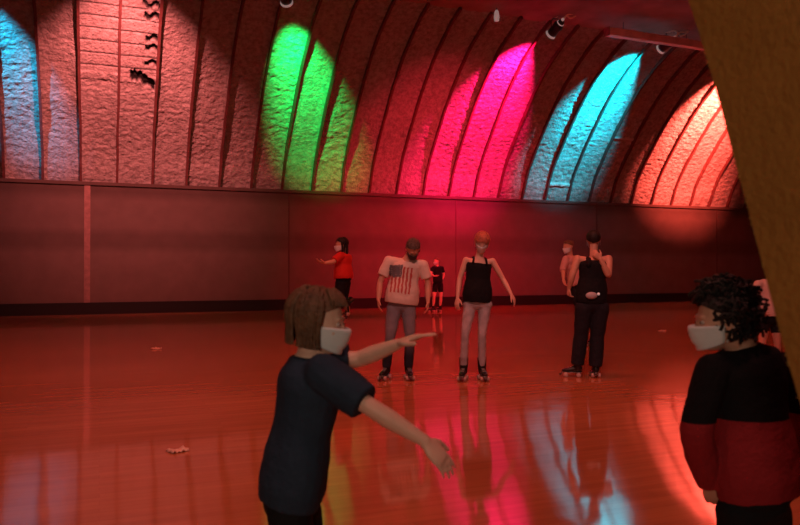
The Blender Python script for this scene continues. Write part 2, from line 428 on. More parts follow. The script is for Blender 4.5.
# ------------------------------------------------------------------ slanting foreground beam (fuzzy carpet-wrapped arch leg)
def W(px, py, d):
    lat = (px-400)/F*d
    return V((d*SN + lat*CS, d*CS - lat*SN, CH-(py-HY)/F*d))
def build_beam():
    XB = 1.5
    t = thing('arch_beam', 'large olive-brown fuzzy slanting beam in the right foreground', 'beam', (XB, .8, 0))
    L = catmull([(.00, 0), (.20, .5), (.437, 1.09), (.60, 1.60), (.78, 2.13), (1.25, 3.3), (1.95, 4.8), (2.95, 6.5), (4.2, 8.2), (5.0, 9.0)], 12)
    bm = bmesh.new(); rings = []
    for i, p in enumerate(L):
        a = L[max(i-1, 0)]; b = L[min(i+1, len(L)-1)]; d = (b-a).normalized(); nrm = V((d.y, -d.x))   # toward the hall (+y)
        q = p - nrm*.255
        rings.append([bm.verts.new((0, p.x, p.y)), bm.verts.new((.16, p.x, p.y)), bm.verts.new((.16, q.x, q.y)), bm.verts.new((0, q.x, q.y))])
    for v in rings[0]: v.co.z = 0
    for v in rings[-1]: v.co.z = 8.998
    for a, b in zip(rings[:-1], rings[1:]):
        for i in range(4): bm.faces.new((a[i], a[(i+1) % 4], b[(i+1) % 4], b[i]))
    bm.faces.new(rings[0]); bm.faces.new(list(reversed(rings[-1])))
    obj('beam_core', bm, M['beamface'], t, False)
    # ragged pile along the leading edge
    bm = bmesh.new()
    S_ = arclen(L)
    for k in range(3600):
        s = random.uniform(0.2, 3.4)
        i = max(j for j in range(len(S_)) if S_[j] <= s); i = min(i, len(L)-2)
        tt = (s-S_[i])/(S_[i+1]-S_[i]); p = L[i].lerp(L[i+1], tt); d = (L[i+1]-L[i]).normalized(); nrm = V((d.y, -d.x))
        cl = .5+.5*noise.noise(V((s*22, 0, 0))) 
        ln = random.uniform(.003, .009) + .009*cl**2
        x = random.uniform(0, .035) if random.random() < .7 else random.uniform(0, .16)
        b0 = V((x, p.x-nrm.x*.004, p.y-nrm.y*.004))
        dr = V((random.uniform(-.5, .3), nrm.x, nrm.y + random.uniform(-.5, .5))).normalized()
        r = .0022; sd = V((0, d.x, d.y))*r
        q = V((r, 0, 0))
        a, b, c = bm.verts.new(b0-sd), bm.verts.new(b0+sd), bm.verts.new(b0+q); e = bm.verts.new(b0+dr*ln)
        bm.faces.new((a, b, e)); bm.faces.new((b, c, e)); bm.faces.new((c, a, e))
    o = obj('edge_pile', bm, M['fuzz'], t, False); o['kind'] = 'stuff'
build_beam()

# ------------------------------------------------------------------ people
class Fig:
    def __init__(s, label, cx, d, hs=1.0):
        lat = (cx-400)/F*d
        s.d = d; s.lat = lat; s.h = hs
        s.root = thing('person', label, 'person', (d*SN+lat*CS, d*CS-lat*SN, 0), -TH)
    def L(s, px, py, dd=0):
        D = s.d+dd
        return V(((px-400)/F*D - s.lat, dd, CH-(py-HY)/F*D))

def torso_rings(f, J, inf=0.0, lo=0.0, hi=1.0, flare=0, wk=1.0, dk=1.0):
    pel, che, nek = J['pelvis'], J['chest'], J['neck']
    R = J['R'].normalized(); h = f.h
    path = catmull([pel, pel.lerp(che, .55), che, nek], 8)
    prof_ = [(0, .150, .100), (.10, .165, .115), (.25, .160, .110), (.42, .135, .095), (.58, .150, .105), (.72, .168, .112), (.83, .148, .105), (.90, .100, .082), (.96, .062, .060), (1, .052, .055)]
    out = []
    N = 22
    for i in range(N+1):
        t = lo + (hi-lo)*i/N
        k = t*(len(path)-1); a = min(int(k), len(path)-2); p = path[a].lerp(path[a+1], k-a)
        ax = (path[a+1]-path[a]).normalized()
        for (t0, w0, d0), (t1, w1, d1) in zip(prof_[:-1], prof_[1:]):
            if t0 <= t <= t1:
                q = (t-t0)/(t1-t0); w = w0+(w1-w0)*q; dp = d0+(d1-d0)*q; break
        Rr = (R - ax*R.dot(ax)).normalized(); Fw = ax.cross(Rr)
        fl = flare*(1-i/N)
        out.append((p, Rr*((w*wk+inf+fl)*h), Fw*((dp*dk+inf+fl*.8)*h)))
    return out

def limb(bm, a, b, c, r, inf=0, n=14, stop=1.0, r1=True, start=0):
    """a-b-c with radii r = (top, mid-upper, joint, bulge, end); stop as fraction of the full length"""
    P = [a, a.lerp(b, .5), b, b.lerp(c, .35), b.lerp(c, .72), c]
    Rr = [r[0], r[1], r[2], r[3], (r[3]+r[4])*.5, r[4]]
    pts = []; rad = []
    for i in range(5):
        for k in range(5):
            t = k/5; pts.append(P[i].lerp(P[i+1], t)); rad.append(Rr[i]*(1-t)+Rr[i+1]*t)
    pts.append(P[5]); rad.append(Rr[5])
    # soften the bend
    for _ in range(2):
        pts = [pts[0]] + [(pts[i-1]+pts[i]*2+pts[i+1])/4 for i in range(1, len(pts)-1)] + [pts[-1]]
    tot = arclen(pts); Ls = tot[-1]*stop
    keep = max(2, sum(1 for q in tot if q <= Ls+1e-6))
    pts, rad = pts[:keep], rad[:keep]
    tube(bm, pts, [q+inf for q in rad], n, r1=r1)
    return pts, rad

def hand(bm, w, d, nrm, thumb, size=1.0, curl=.35, spread=.12):
    """w wrist, d direction of the fingers, nrm palm normal, thumb side vector"""
    d = d.normalized(); nrm = (nrm - d*nrm.dot(d)).normalized(); sd = d.cross(nrm)
    if sd.dot(thumb) < 0: sd = -sd
    s = size
    ring_loft(bm, [(w-d*.02*s, sd*.024*s, nrm*.019*s), (w+d*.01*s, sd*.027*s, nrm*.018*s), (w+d*.04*s, sd*.040*s, nrm*.017*s), (w+d*.075*s, sd*.043*s, nrm*.015*s), (w+d*.095*s, sd*.040*s, nrm*.011*s)], 12)
    for off, ln, r in ((.031, .072, .0088), (.0105, .082, .0092), (-.0105, .076, .0088), (-.031, .058, .0078)):
        p = w + d*.088*s + sd*off*s; dr = (d + sd*off*spread*18).normalized(); pts = [p-dr*.012*s]; rad = [r*s]
        for k, fr in enumerate((.42, .32, .26)):
            ang = curl*(.6+.5*k)
            dr = (dr*math.cos(ang) + nrm*math.sin(ang)).normalized()
            pts.append(pts[-1] + dr*ln*fr*s*1.1); rad.append(r*s*(1-.1*(k+1)))
        tube(bm, pts, rad, 8)
    p = w + d*.022*s + sd*.026*s
    d1 = (d*.65 + sd*.75 + nrm*.25).normalized(); d2 = (d*.9 + sd*.35 + nrm*.3).normalized()
    tube(bm, [p, p+d1*.035*s, p+d1*.035*s+d2*.028*s, p+d1*.035*s+d2*.052*s], [.014*s, .012*s, .0105*s, .009*s], 8)

def head_frame(J):
    f = J['face'].normalized(); u = J.get('up', V((0,0,1))); u = (u - f*u.dot(f)).normalized(); r = f.cross(u)
    return f, u, r
def add_head(bm, J, k):
    c = J['head']; f, u, r = head_frame(J)
    A = Matrix((r, f, u)).transposed()
    def P(x, y, z): return c + (r*x + f*y + u*z)*k
    blob(bm, P(0, -.012, .028), .075*k, .094*k, .084*k, A)
    ring_loft(bm, [(P(0, .005, .03), r*.070*k, f*.080*k), (P(0, .012, -.02), r*.067*k, f*.078*k), (P(0, .020, -.06), r*.056*k, f*.066*k), (P(0, .030, -.09), r*.038*k, f*.046*k), (P(0, .036, -.106), r*.020*k, f*.025*k)], 16)
    # brow, nose, lips, chin, cheeks
    blob(bm, P(0, .078, .028), .045*k, .012*k, .010*k, A)
    ring_loft(bm, [(P(0, .083, .018), r*.007*k, u*.008*k), (P(0, .094, -.004), r*.009*k, u*.010*k), (P(0, .101, -.022), r*.012*k, u*.008*k), (P(0, .094, -.030), r*.015*k, u*.006*k)], 10)
    blob(bm, P(0, .088, -.050), .024*k, .010*k, .005*k, A); blob(bm, P(0, .087, -.060), .020*k, .010*k, .006*k, A)
    blob(bm, P(0, .074, -.088), .020*k, .018*k, .014*k, A)
    for s in (-1, 1):
        blob(bm, P(s*.038, .066, -.022), .022*k, .018*k, .020*k, A)
        blob(bm, P(s*.078, -.008, -.004), .008*k, .020*k, .030*k, A)
    nk = J['neck']
    tube(bm, [nk-(P(0,-.02,-.06)-nk)*.3, nk, P(0, -.022, -.06), P(0, -.02, -.02)], [.060*f_h(k), .050*k, .050*k, .050*k], 14)
    return P, A
def f_h(k): return k
def face_parts(f, J, k, mask=None, glasses=False):
    c = J['head']; fw, u, r = head_frame(J); A = Matrix((r, fw, u)).transposed()
    def P(x, y, z): return c + (r*x + fw*y + u*z)*k
    for s in (-1, 1):
        bm = bmesh.new(); blob(bm, P(s*.030, .078, .008), .011*k, .008*k, .0075*k, A, 12, 8); e = obj('eye', bm, M['eye'], f.root)
        bm = bmesh.new(); blob(bm, P(s*.030, .0855, .008), .0045*k, .002*k, .0045*k, A, 10, 6); obj('iris', bm, M['iris'], e)
    if mask:
        bm = bmesh.new(); nu, nv = 18, 10; G = []
        for j in range(nv+1):
            v = j/nv; z = -.004 - .098*v; row = []
            for i in range(nu+1):
                a = (i/nu-.5)*2
                ang = a*1.45
                w_ = .076 - .018*v; dep = .112 + .016*math.sin(math.pi*min(1, v*1.1+.05))*math.exp(-(a*2.2)**2) - .012*v + (.008*math.exp(-(a*4)**2) if v < .3 else 0)
                zz = z + (.010*(a*a) if v < .5 else 0) + (.030*a*a*(v-.5)*2 if v > .5 else -.012*a*a*(1-2*v))
                pl = .0015*math.sin(v*22)
                row.append(P(math.sin(ang)*(w_+.003), math.cos(ang)*(dep+pl)-.004*(1-abs(a)), zz))
            G.append([bm.verts.new(q) for q in row])
        for j in range(nv):
            for i in range(nu): bm.faces.new((G[j][i], G[j][i+1], G[j+1][i+1], G[j+1][i]))
        m = obj('face_mask', bm, mask, f.root)
        sm = m.modifiers.new('t', 'SOLIDIFY'); sm.thickness = .004*k; sm.offset = 1
        for s in (-1, 1):
            bm = bmesh.new(); tube(bm, [P(s*.074, .018, -.018), P(s*.083, -.018, .012), P(s*.082, -.030, -.004), P(s*.078, .01, -.07)], [.0018*k]*4, 6); obj('ear_loop', bm, mask, m)

def hair(f, J, k, m, style):
    c = J['head']; fw, u, r = head_frame(J)
    def P(x, y, z): return c + (r*x + fw*y + u*z)*k
    rnd = random.Random(hash(style) % 97 if False else len(style)*13)
    bm = bmesh.new(); NP, NT = 40, 16; G = []
    thick = {'short': 1.10, 'nape': 1.17, 'bob': 1.20, 'curly': 1.20, 'long': 1.14, 'tied': 1.12, 'fringe': 1.17}[style]
    def rad(ph, th):     # surface of the scalp + thickness
        return thick + (.05 if style in ('bob', 'curly', 'fringe') else .02)*noise.noise(V((math.cos(ph)*3, math.sin(ph)*3, th*4)))*2
    for j in range(NT+1):
        row = []
        for i in range(NP):
            ph = 2*math.pi*i/NP          # 0 = front
            fr = (1+math.cos(ph))/2      # 1 front, 0 back
            tmax = {'short': 2.05, 'nape': 2.45, 'bob': 2.35, 'curly': 2.3, 'long': 2.35, 'tied': 2.1, 'fringe': 2.2}[style]*(1-fr) + (1.02 if style != 'fringe' else 1.3)*fr
            if style in ('bob', 'long', 'fringe') and fr < .62: tmax = max(tmax, 1.9)
            th = tmax*j/NT
            R_ = rad(ph, th)
            x = math.sin(th)*math.sin(ph)*.077*R_; y = math.sin(th)*math.cos(ph)*.096*R_ - .014; z = math.cos(th)*.086*R_ + .030
            row.append(bm.verts.new(P(x, y, z)))
        G.append(row)
    for j in range(NT):
        for i in range(NP): bm.faces.new((G[j][i], G[j][(i+1) % NP], G[j+1][(i+1) % NP], G[j+1][i])) if j else None
    bm.faces.new(G[1][:]) if False else None
    top = bm.verts.new(P(0, -.014, .030+.086*thick))
    for i in range(NP): bm.faces.new((top, G[1][i], G[1][(i+1) % NP]))
    for v in G[0]: bm.verts.remove(v)
    if style == 'curly':
        for q in range(420):
            ph = rnd.uniform(1.35, 2*math.pi-1.35) if q > 40 else rnd.uniform(-.7, .7)
            th = rnd.uniform(0, 2.3 if q > 40 else .65); R_ = 1.2
            p = P(math.sin(th)*math.sin(ph)*.077*R_, math.sin(th)*math.cos(ph)*.096*R_-.014, math.cos(th)*.086*R_+.030)
            rr = rnd.uniform(.008, .018)*k
            # a little corkscrew
            ax = V((rnd.uniform(-1,1), rnd.uniform(-1,1), rnd.uniform(-1,1))).normalized(); a1, a2 = perp(ax, V((.3,.2,1)))
            pts = [p + ax*(t*.010*k) + (a1*math.cos(t*1.3)+a2*math.sin(t*1.3))*rr for t in range(7)]
            tube(bm, pts, [.0065*k]*7, 5)
    elif style in ('bob', 'fringe', 'long'):
        n_ = 90; ln = {'bob': .070, 'fringe': .030, 'long': .19}[style]
        for q in range(n_):
            ph = rnd.uniform(1.2, 2*math.pi-1.2); th0 = rnd.uniform(.5, 1.3)
            pts = []; rr = []
            for t in range(7):
                th = th0 + (2.0-th0)*min(1, t/4); R_ = thick*1.03
                p = P(math.sin(th)*math.sin(ph)*.079*R_, math.sin(th)*math.cos(ph)*.098*R_-.014, math.cos(th)*.088*R_+.030)
                if t > 4:
                    p = pts[4] + (V((0,0,-1))*(t-4)*ln*.5 + (p-c).normalized()*rnd.uniform(-.006,.006))*k
                pts.append(p); rr.append((.011-.0012*t)*k)
            tube(bm, pts, rr, 6)
        if style != 'long' :
            for q in range(22):
                a = rnd.uniform(-.9, .9)
                pts = []
                for t in range(4):
                    th = .45 + t*.22; R_ = thick*1.02; ph = a
                    pts.append(P(math.sin(th)*math.sin(ph)*.078*R_, math.sin(th)*math.cos(ph)*.097*R_-.012, math.cos(th)*.087*R_+.030))
                tube(bm, pts, [.010*k, .009*k, .007*k, .004*k], 6)
    elif style == 'tied':
        blob(bm, P(0, -.115, .06), .035*k, .03*k, .035*k)
    else:
        for q in range(80):
            ph = rnd.uniform(0, 2*math.pi); th = rnd.uniform(0, 1.0 if math.cos(ph) > .2 else 1.8)
            pts = []
            for t in range(3):
                tt = th+t*.12; R_ = 1.11
                pts.append(P(math.sin(tt)*math.sin(ph)*.077*R_, math.sin(tt)*math.cos(ph)*.096*R_-.014, math.cos(tt)*.086*R_+.030))
            tube(bm, pts, [.007*k, .006*k, .003*k], 5)
    return obj('hair', bm, m, f.root)

def skate(f, ank, toe, k=1.0, wheel='wheel', z0=None):
    """quad roller skate; ank = ankle point, toe = horizontal toe direction; wheels touch z0"""
    d = V(toe); d.z = 0; d.normalize(); sd = V((d.y, -d.x, 0)); up = V((0,0,1))
    if len(toe) > 2 and V(toe).z: 
        d = V(toe).normalized(); sd = V((d.y, -d.x, 0)).normalized(); up = sd.cross(d); 
        if up.z < 0: up = -up
    hgt = .165*k
    o = ank - up*hgt if z0 is None else V((ank.x, ank.y, z0))
    def P(x, y, z): return o + d*x*k + sd*y*k + up*z*k
    bm = bmesh.new()
    # boot: loft sections along the foot then shaft
    sec = [(-.065, .075, .130, .028), (-.05, .068, .155, .036), (0, .068, .165, .038), (.05, .068, .145, .038), (.10, .068, .125, .043), (.15, .068, .112, .042), (.185, .070, .102, .032), (.20, .074, .095, .016)]
    ring_loft(bm, [(P(x, 0, (a+b)/2), sd*w*k, up*((b-a)/2*k)) for x, a, b, w in sec], 14)
    tube(bm, [P(-.008, 0, .11), P(-.006, 0, .17), P(-.012, 0, .23), P(-.014, 0, .285)], [.050*k, .056*k, .058*k, .063*k], 14, r1=False)
    b = obj('roller_skate', bm, M['boot'], f.root); remesh(b, .007*k, 3)
    bm = bmesh.new(); ring_loft(bm, [(P(-.06, 0, .062), sd*.030*k, up*.007*k), (P(.19, 0, .062), sd*.032*k, up*.007*k)], 8)
    for x in (-.02, .145): tube(bm, [P(x, -.035, .031), P(x, .035, .031)], [.007*k]*2, 8); tube(bm, [P(x, 0, .031), P(x, 0, .06)], [.012*k]*2, 8)
    obj('plate', bm, M['plate'], b)
    for x in (-.02, .145):
        for y in (-.042, .042):
            bm = bmesh.new(); ring_loft(bm, [(P(x, y-.017, .031), d*.022*k, up*.022*k), (P(x, y-.013, .031), d*.031*k, up*.031*k), (P(x, y+.013, .031), d*.031*k, up*.031*k), (P(x, y+.017, .031), d*.022*k, up*.022*k)], 18)
            obj('wheel', bm, M[wheel], b)
    bm = bmesh.new(); ring_loft(bm, [(P(.215, 0, .022), d*.020*k, sd*.020*k), (P(.205, 0, .058), d*.013*k, sd*.013*k)], 12); obj('toe_stop', bm, M['wheel_dark'], b)
    bm = bmesh.new()
    for q in range(4): tube(bm, [P(.02+.03*q, -.022, .158-.012*q), P(.02+.03*q+.01, .022, .160-.012*q)], [.0035*k]*2, 5)
    obj('lace', bm, M['lace'], b)

def person(label, cx, d, h, J, skin, top, pants, hairm, hstyle, mask, vox=.0065, kh=1.0, sleeve=.42, top_style='tee', pant_len=1.0, top_lo=.04,
           top_flare=.02, leg_k=1.0, arm_k=1.0, tee_inf=.016, pant_inf=.012, wheel='wheel', wk=1.0, dk=1.0, curls=(.35,.35), pal=None, shoulders=None, skates=True, pant_flare=0):
    f = Fig(label, cx, d, h)
    g = {}
    for k_, v in J.items():
        if isinstance(v, tuple) and k_ not in ('R', 'face', 'up', 'toeL', 'toeR'): g[k_] = f.L(*v)
        else: g[k_] = V(v)
    J = g
    bm = bmesh.new()
    ring_loft(bm, torso_rings(f, J, 0, wk=wk, dk=dk), 20)
    ar = [q*h*arm_k for q in (.047, .043, .036, .038, .024)]
    lr = [q*h*leg_k for q in (.085, .072, .050, .052, .034)]
    for s in 'LR':
        a, b, c = J['sh'+s], J['el'+s], J['wr'+s]
        tube(bm, [J['chest'].lerp(J['neck'], .25), a.lerp(J['chest'].lerp(J['neck'], .35), .45), a], [.060*h, .050*h*arm_k, .040*h*arm_k], 12)
        limb(bm, a, b, c, ar)
        hd = J['hd'+s] - c
        nrm = J.get('palm'+s, V((0, .3, 1)) if s == 'L' else V((0, .3, 1))) 
        th = J.get('thumb'+s, V((0, -1, 0)))
        hand(bm, c, hd, nrm, th, max(h, .92)*1.0, curls[0 if s == 'L' else 1])
        limb(bm, J['hip'+s], J['kn'+s], J['an'+s], lr)
        tube(bm, [J['pelvis'], J['hip'+s]], [.10*h, .085*h], 12)
        td = J['toe'+s].copy(); td.normalize()
        tube(bm, [J['an'+s]-V((0,0,.02)), J['an'+s]+td*.05*h-V((0,0,.055*h)), J['an'+s]+td*.12*h-V((0,0,.075*h))], [.028*h, .024*h, .018*h], 10)
    add_head(bm, J, kh)
    body = obj('body', bm, skin, f.root); remesh(body, vox, 3, .5)
    face_parts(f, J, kh, mask)
    hair(f, J, kh, hairm, hstyle)
    # ---- top
    bm = bmesh.new()
    hi = {'tank': .80, 'vest': .90}.get(top_style, .93 if d > 5 else .965)
    R = torso_rings(f, J, tee_inf, top_lo, hi, top_flare, wk, dk)
    ring_loft(bm, R, 22)
    if top_style in ('tee', 'long'):
        for s in 'LR':
            a, b, c = J['sh'+s], J['el'+s], J['wr'+s]
            mid = J['chest'].lerp(J['neck'], .28)
            tube(bm, [mid, a.lerp(mid, .45), a], [(.062+tee_inf)*h, (.052+tee_inf)*h, (.043+tee_inf)*h], 14)
            st = (sleeve if not isinstance(sleeve, tuple) else sleeve[s == 'R']) if top_style == 'tee' else .97
            limb(bm, a, b, c, [ar[0], ar[1]*1.12, ar[2]*1.15, ar[3]*1.05, ar[4]*1.2], tee_inf*h*1.0, stop=st, r1=False)
    o = obj('top' if top_style in ('tank', 'vest') else ('shirt' if top_style == 'tee' else 'sweater'), bm, top, f.root)
    remesh(o, vox*1.15, 3, .5); folds(o, .016*h, .09)
    shirt = o
    if top_style in ('tank', 'vest'):
        bm = bmesh.new()
        mid = J['chest']
        ax = (J['neck']-J['chest']).normalized(); Rr = J['R'].normalized(); Rr = (Rr-ax*Rr.dot(ax)).normalized(); Fw = ax.cross(Rr)
        wst = .013 if J.get('thin') else .034
        for s in (-1, 1):
            pts = []
            for t in range(9):
                a = math.pi*t/8
                pts.append(J['neck'] - ax*(.085 - .065*math.sin(a))*h*1.0 + Rr*s*(.085-.012*math.sin(a))*h + Fw*math.cos(a)*.118*h)
            tube(bm, pts, [wst*h]*9, 8, flat=.7)
        ob = obj('strap', bm, top, o)
    # ---- trousers / shorts
    bm = bmesh.new()
    ring_loft(bm, torso_rings(f, J, pant_inf, 0, .30, 0, wk, dk), 20)
    for s in 'LR':
        tube(bm, [J['pelvis'], J['hip'+s]], [(.10+pant_inf)*h, (.085+pant_inf)*h], 14)
        limb(bm, J['hip'+s], J['kn'+s], J['an'+s], [lr[0], lr[1], lr[2]+pant_flare, lr[3]+pant_flare, lr[4]*1.3+pant_flare], pant_inf*h, stop=pant_len, r1=False)
    o = obj('trousers' if pant_len > .8 else 'shorts', bm, pants, f.root); remesh(o, vox*1.2, 3, .5); folds(o, .014*h, .07)
    if skates:
        for s in 'LR':
            if J['an'+s].z < .45*h:
                J['an'+s].z
                skate(f, J['an'+s], J['toe'+s], max(h*.98, .8), wheel, z0=0.0 if J['an'+s].z < .24 else None)
            else:
                skate(f, J['an'+s], J['toe'+s], max(h*.98, .8), wheel)
    return f, J, shirt

flag = flag_mat(0.035, 1.26, .285, -.12)
# man in flag tee
f, J, sh = person('skater in white flag-print tee and jeans looking down, beside the woman in black camisole', 398, 9.30, 1.0, dict(
    head=(413, 249, -.06), neck=(407, 259, .02), chest=(406, 268, .03), pelvis=(401, 305, .02), R=(1, .05, -.12),
    face=(.10, -.62, -.78), up=(.1, -.75, .62),
    shL=(389, 261.5, .02), elL=(380, 282, .0), wrL=(378.5, 300, -.08), hdL=(379, 309, -.12),
    shR=(423, 265.5, .02), elR=(428, 284, .02), wrR=(428, 302, -.06), hdR=(427.5, 311, -.1), palmL=V((1, 0, 0)), palmR=V((-1, 0, 0)),
    hipL=(394, 308, .02), knL=(390, 338, -.08), anL=(386.5, 366, .02), hipR=(408.5, 308, .02), knR=(410, 337, -.06), anR=(408.5, 366, .02),
    toeL=(-.35, -.9, 0), toeR=(.15, -1, 0)),
    M['skin'], flag, None, M['hair_grey'], 'short', M['mask_dark'], kh=1.05, sleeve=.40, tee_inf=.026, top_flare=.03, wheel='wheel', top_lo=.02)
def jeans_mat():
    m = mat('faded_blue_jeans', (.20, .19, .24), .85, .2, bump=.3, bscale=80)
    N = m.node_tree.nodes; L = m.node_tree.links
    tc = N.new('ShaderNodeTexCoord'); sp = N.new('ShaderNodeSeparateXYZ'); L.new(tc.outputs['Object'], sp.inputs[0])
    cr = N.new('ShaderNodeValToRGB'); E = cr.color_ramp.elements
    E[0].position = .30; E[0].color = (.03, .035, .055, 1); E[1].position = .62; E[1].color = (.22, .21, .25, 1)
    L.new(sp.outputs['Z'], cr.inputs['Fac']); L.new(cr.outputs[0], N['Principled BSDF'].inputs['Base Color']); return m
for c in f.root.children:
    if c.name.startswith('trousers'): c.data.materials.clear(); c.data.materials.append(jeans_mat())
# woman in camisole
person('woman in black camisole and pale grey jeans looking down, arms held out low', 474, 9.25, 1.0, dict(
    head=(482, 242.5, -.04), neck=(479.5, 256, .02), chest=(478.5, 268, .02), pelvis=(477, 302, .02), R=(1, .0, -.03),
    face=(-.12, -.85, -.5), up=(.05, -.5, .85), thin=(1, 0, 0),
    shL=(466, 260, .02), elL=(459.5, 279, .03), wrL=(457.5, 298, -.05), hdL=(456.5, 307, -.08),
    shR=(492.5, 261, .02), elR=(503, 279, .03), wrR=(511, 294, -.05), hdR=(516, 303, -.06), palmL=V((.6, .5, 0)), palmR=V((-.5, .3, -.6)),
    hipL=(470, 305, .02), knL=(465, 335, -.06), anL=(463.5, 366, .02), hipR=(485, 305, .02), knR=(482, 334, -.06), anR=(482, 366, .02),
    toeL=(-.25, -1, 0), toeR=(.12, -1, 0)),
    M['skin_pale'], M['blackcloth'], M['jeans_pale'], M['hair_red'], 'fringe', M['mask'], kh=.98, top_style='tank', tee_inf=.014, leg_k=.88, arm_k=.86,
    wk=.90, dk=.95, top_lo=.0, top_flare=.03, pant_inf=.006)
# man seen from behind
f, J, sh = person('skater seen from behind in black tank top and dark trousers, hand raised to neck', 590, 9.45, 1.0, dict(
    head=(593.5, 240, .04), neck=(593.5, 257, -.01), chest=(593, 266, .0), pelvis=(591, 304, 0), R=(-1, .0, .0),
    face=(.15, .95, -.1), up=(0, .1, 1),
    shL=(577.5, 259, .0), elL=(572, 276, -.02), wrL=(569, 288, .05), hdL=(567.5, 296, .08),
    shR=(608.5, 259, .0), elR=(608.5, 276, -.10), wrR=(600.5, 259, -.13), hdR=(592, 250, -.12), palmL=V((1, 0, .1)), palmR=V((0, 1, .3)), thumbR=V((0, 0, 1)),
    hipL=(584, 308, .0), knL=(581, 334, .03), anL=(577, 364, .06), hipR=(600, 308, .0), knR=(597, 336, .02), anR=(595.5, 366, .0),
    toeL=(-1, .25, 0), toeR=(.1, 1, 0)),
    M['skin'], M['blackcloth'], M['darkpants'], M['hair_dark'], 'nape', M['mask'], kh=1.02, top_style='vest', tee_inf=.020, arm_k=1.12, leg_k=1.12,
    pant_inf=.022, wk=1.0, top_lo=.02, curls=(1.2, .6), pant_flare=.012)
bm = bmesh.new(); A = Matrix.Identity(3); blob(bm, f.L(591.5, 295.5, -.155), .075, .035, .045); pk = obj('waist_pack', bm, M['pack'], f.root)
bm = bmesh.new(); blob(bm, f.L(598.5, 294, -.15), .018, .02, .018); obj('buckle', bm, M['rim'], pk)

# far and part-hidden skaters
person('long-haired skater in red shirt and black trousers with one arm out, in the left background', 342, 12.3, 1.04, dict(
    head=(341, 245, 0), neck=(343, 253, .03), chest=(343, 258, .03), pelvis=(343.5, 280, .02), R=(.35, .93, 0),
    face=(-.92, -.45, -.1), up=(0, 0, 1),
    shL=(340, 256, -.15), elL=(333, 262, -.25), wrL=(325, 263, -.3), hdL=(320, 262, -.32),
    shR=(346, 256, .18), elR=(347, 267, .28), wrR=(344, 275, .24), hdR=(342, 281, .2),
    hipL=(341, 283, -.04), knL=(338, 310, -.08), anL=(337.5, 346, 0), hipR=(345, 283, .08), knR=(343, 302, .12), anR=(348, 303, .52),
    toeL=(-1, -.3, 0), toeR=(.15, .3, -.9)),
    M['skin'], M['redshirt'], M['blackcloth'], M['hair_dark'], 'long', M['mask'], vox=.008, sleeve=.5, tee_inf=.02, pant_inf=.012)
person('small distant skater in black top and shorts between the flag-tee man and the woman', 437, 23.6, .97, dict(
    head=(436.5, 261.5, 0), neck=(437, 266, .02), chest=(437.5, 269, .02), pelvis=(438, 283, .02), R=(.6, .8, 0),
    face=(-.8, -.6, -.1), up=(0, 0, 1),
    shL=(433, 268, -.1), elL=(430.5, 274, -.2), wrL=(434.5, 276, -.3), hdL=(437, 276, -.3),
    shR=(442, 268, .1), elR=(444, 275, .15), wrR=(442, 280, .1), hdR=(441, 283, .05),
    hipL=(435.5, 285, -.02), knL=(434, 297, -.08), anL=(433, 307.5, 0), hipR=(440.5, 285, .05), knR=(441, 297, .02), anR=(440, 307.5, .1),
    toeL=(-1, -.4, 0), toeR=(-1, -.3, 0)),
    M['skin_pale'], M['blackcloth'], M['blackcloth'], M['hair_brown'], 'tied', M['mask'], vox=.011, sleeve=.4, pant_len=.35, wheel='wheel')
person('skater in pale pink top mostly hidden behind the man in the black tank top', 575, 13.2, 1.03, dict(
    head=(568, 247, 0), neck=(570, 256, .02), chest=(571, 261, .02), pelvis=(578, 285, .05), R=(.5, .85, 0),
    face=(-.85, -.5, -.2), up=(0, 0, 1),
    shL=(566, 259, -.1), elL=(563, 269, -.15), wrL=(563.5, 279, -.3), hdL=(565, 285, -.35),
    shR=(577, 259, .12), elR=(580, 271, .15), wrR=(578, 282, .1), hdR=(577, 287, .05),
    hipL=(576, 288, 0), knL=(580, 315, -.05), anL=(583, 337, 0), hipR=(584, 288, .1), knR=(588, 315, .05), anR=(598, 337, .1),
    toeL=(-1, -.4, 0), toeR=(-1, -.3, 0)),
    M['skin'], M['pinktop'], M['darkpants'], M['hair_brown'], 'tied', M['mask'], vox=.008, sleeve=.6)
person('skater in pale tee and black shorts half hidden by the slanting beam', 772, 10.4, .92, dict(
    head=(773, 267, 0), neck=(770, 279, .02), chest=(769, 286, .02), pelvis=(770, 318, .02), R=(.95, .3, 0),
    face=(-.3, -.95, -.1), up=(0, 0, 1),
    shL=(758, 284, -.04), elL=(753, 300, -.08), wrL=(760, 312, -.2), hdL=(767, 316, -.2),
    shR=(783, 284, .06), elR=(788, 303, .05), wrR=(787, 318, .0), hdR=(786, 326, -.02),
    hipL=(764, 322, 0), knL=(762, 344, -.05), anL=(761, 358, 0), hipR=(776, 322, .05), knR=(777, 344, .0), anR=(778, 358, .05),
    toeL=(-.3, -1, 0), toeR=(.2, -1, 0)),
    M['skin'], M['teepale'], M['blackcloth'], M['hair_brown'], 'bob', M['mask'], vox=.008, sleeve=.4, pant_len=.3, kh=.98)

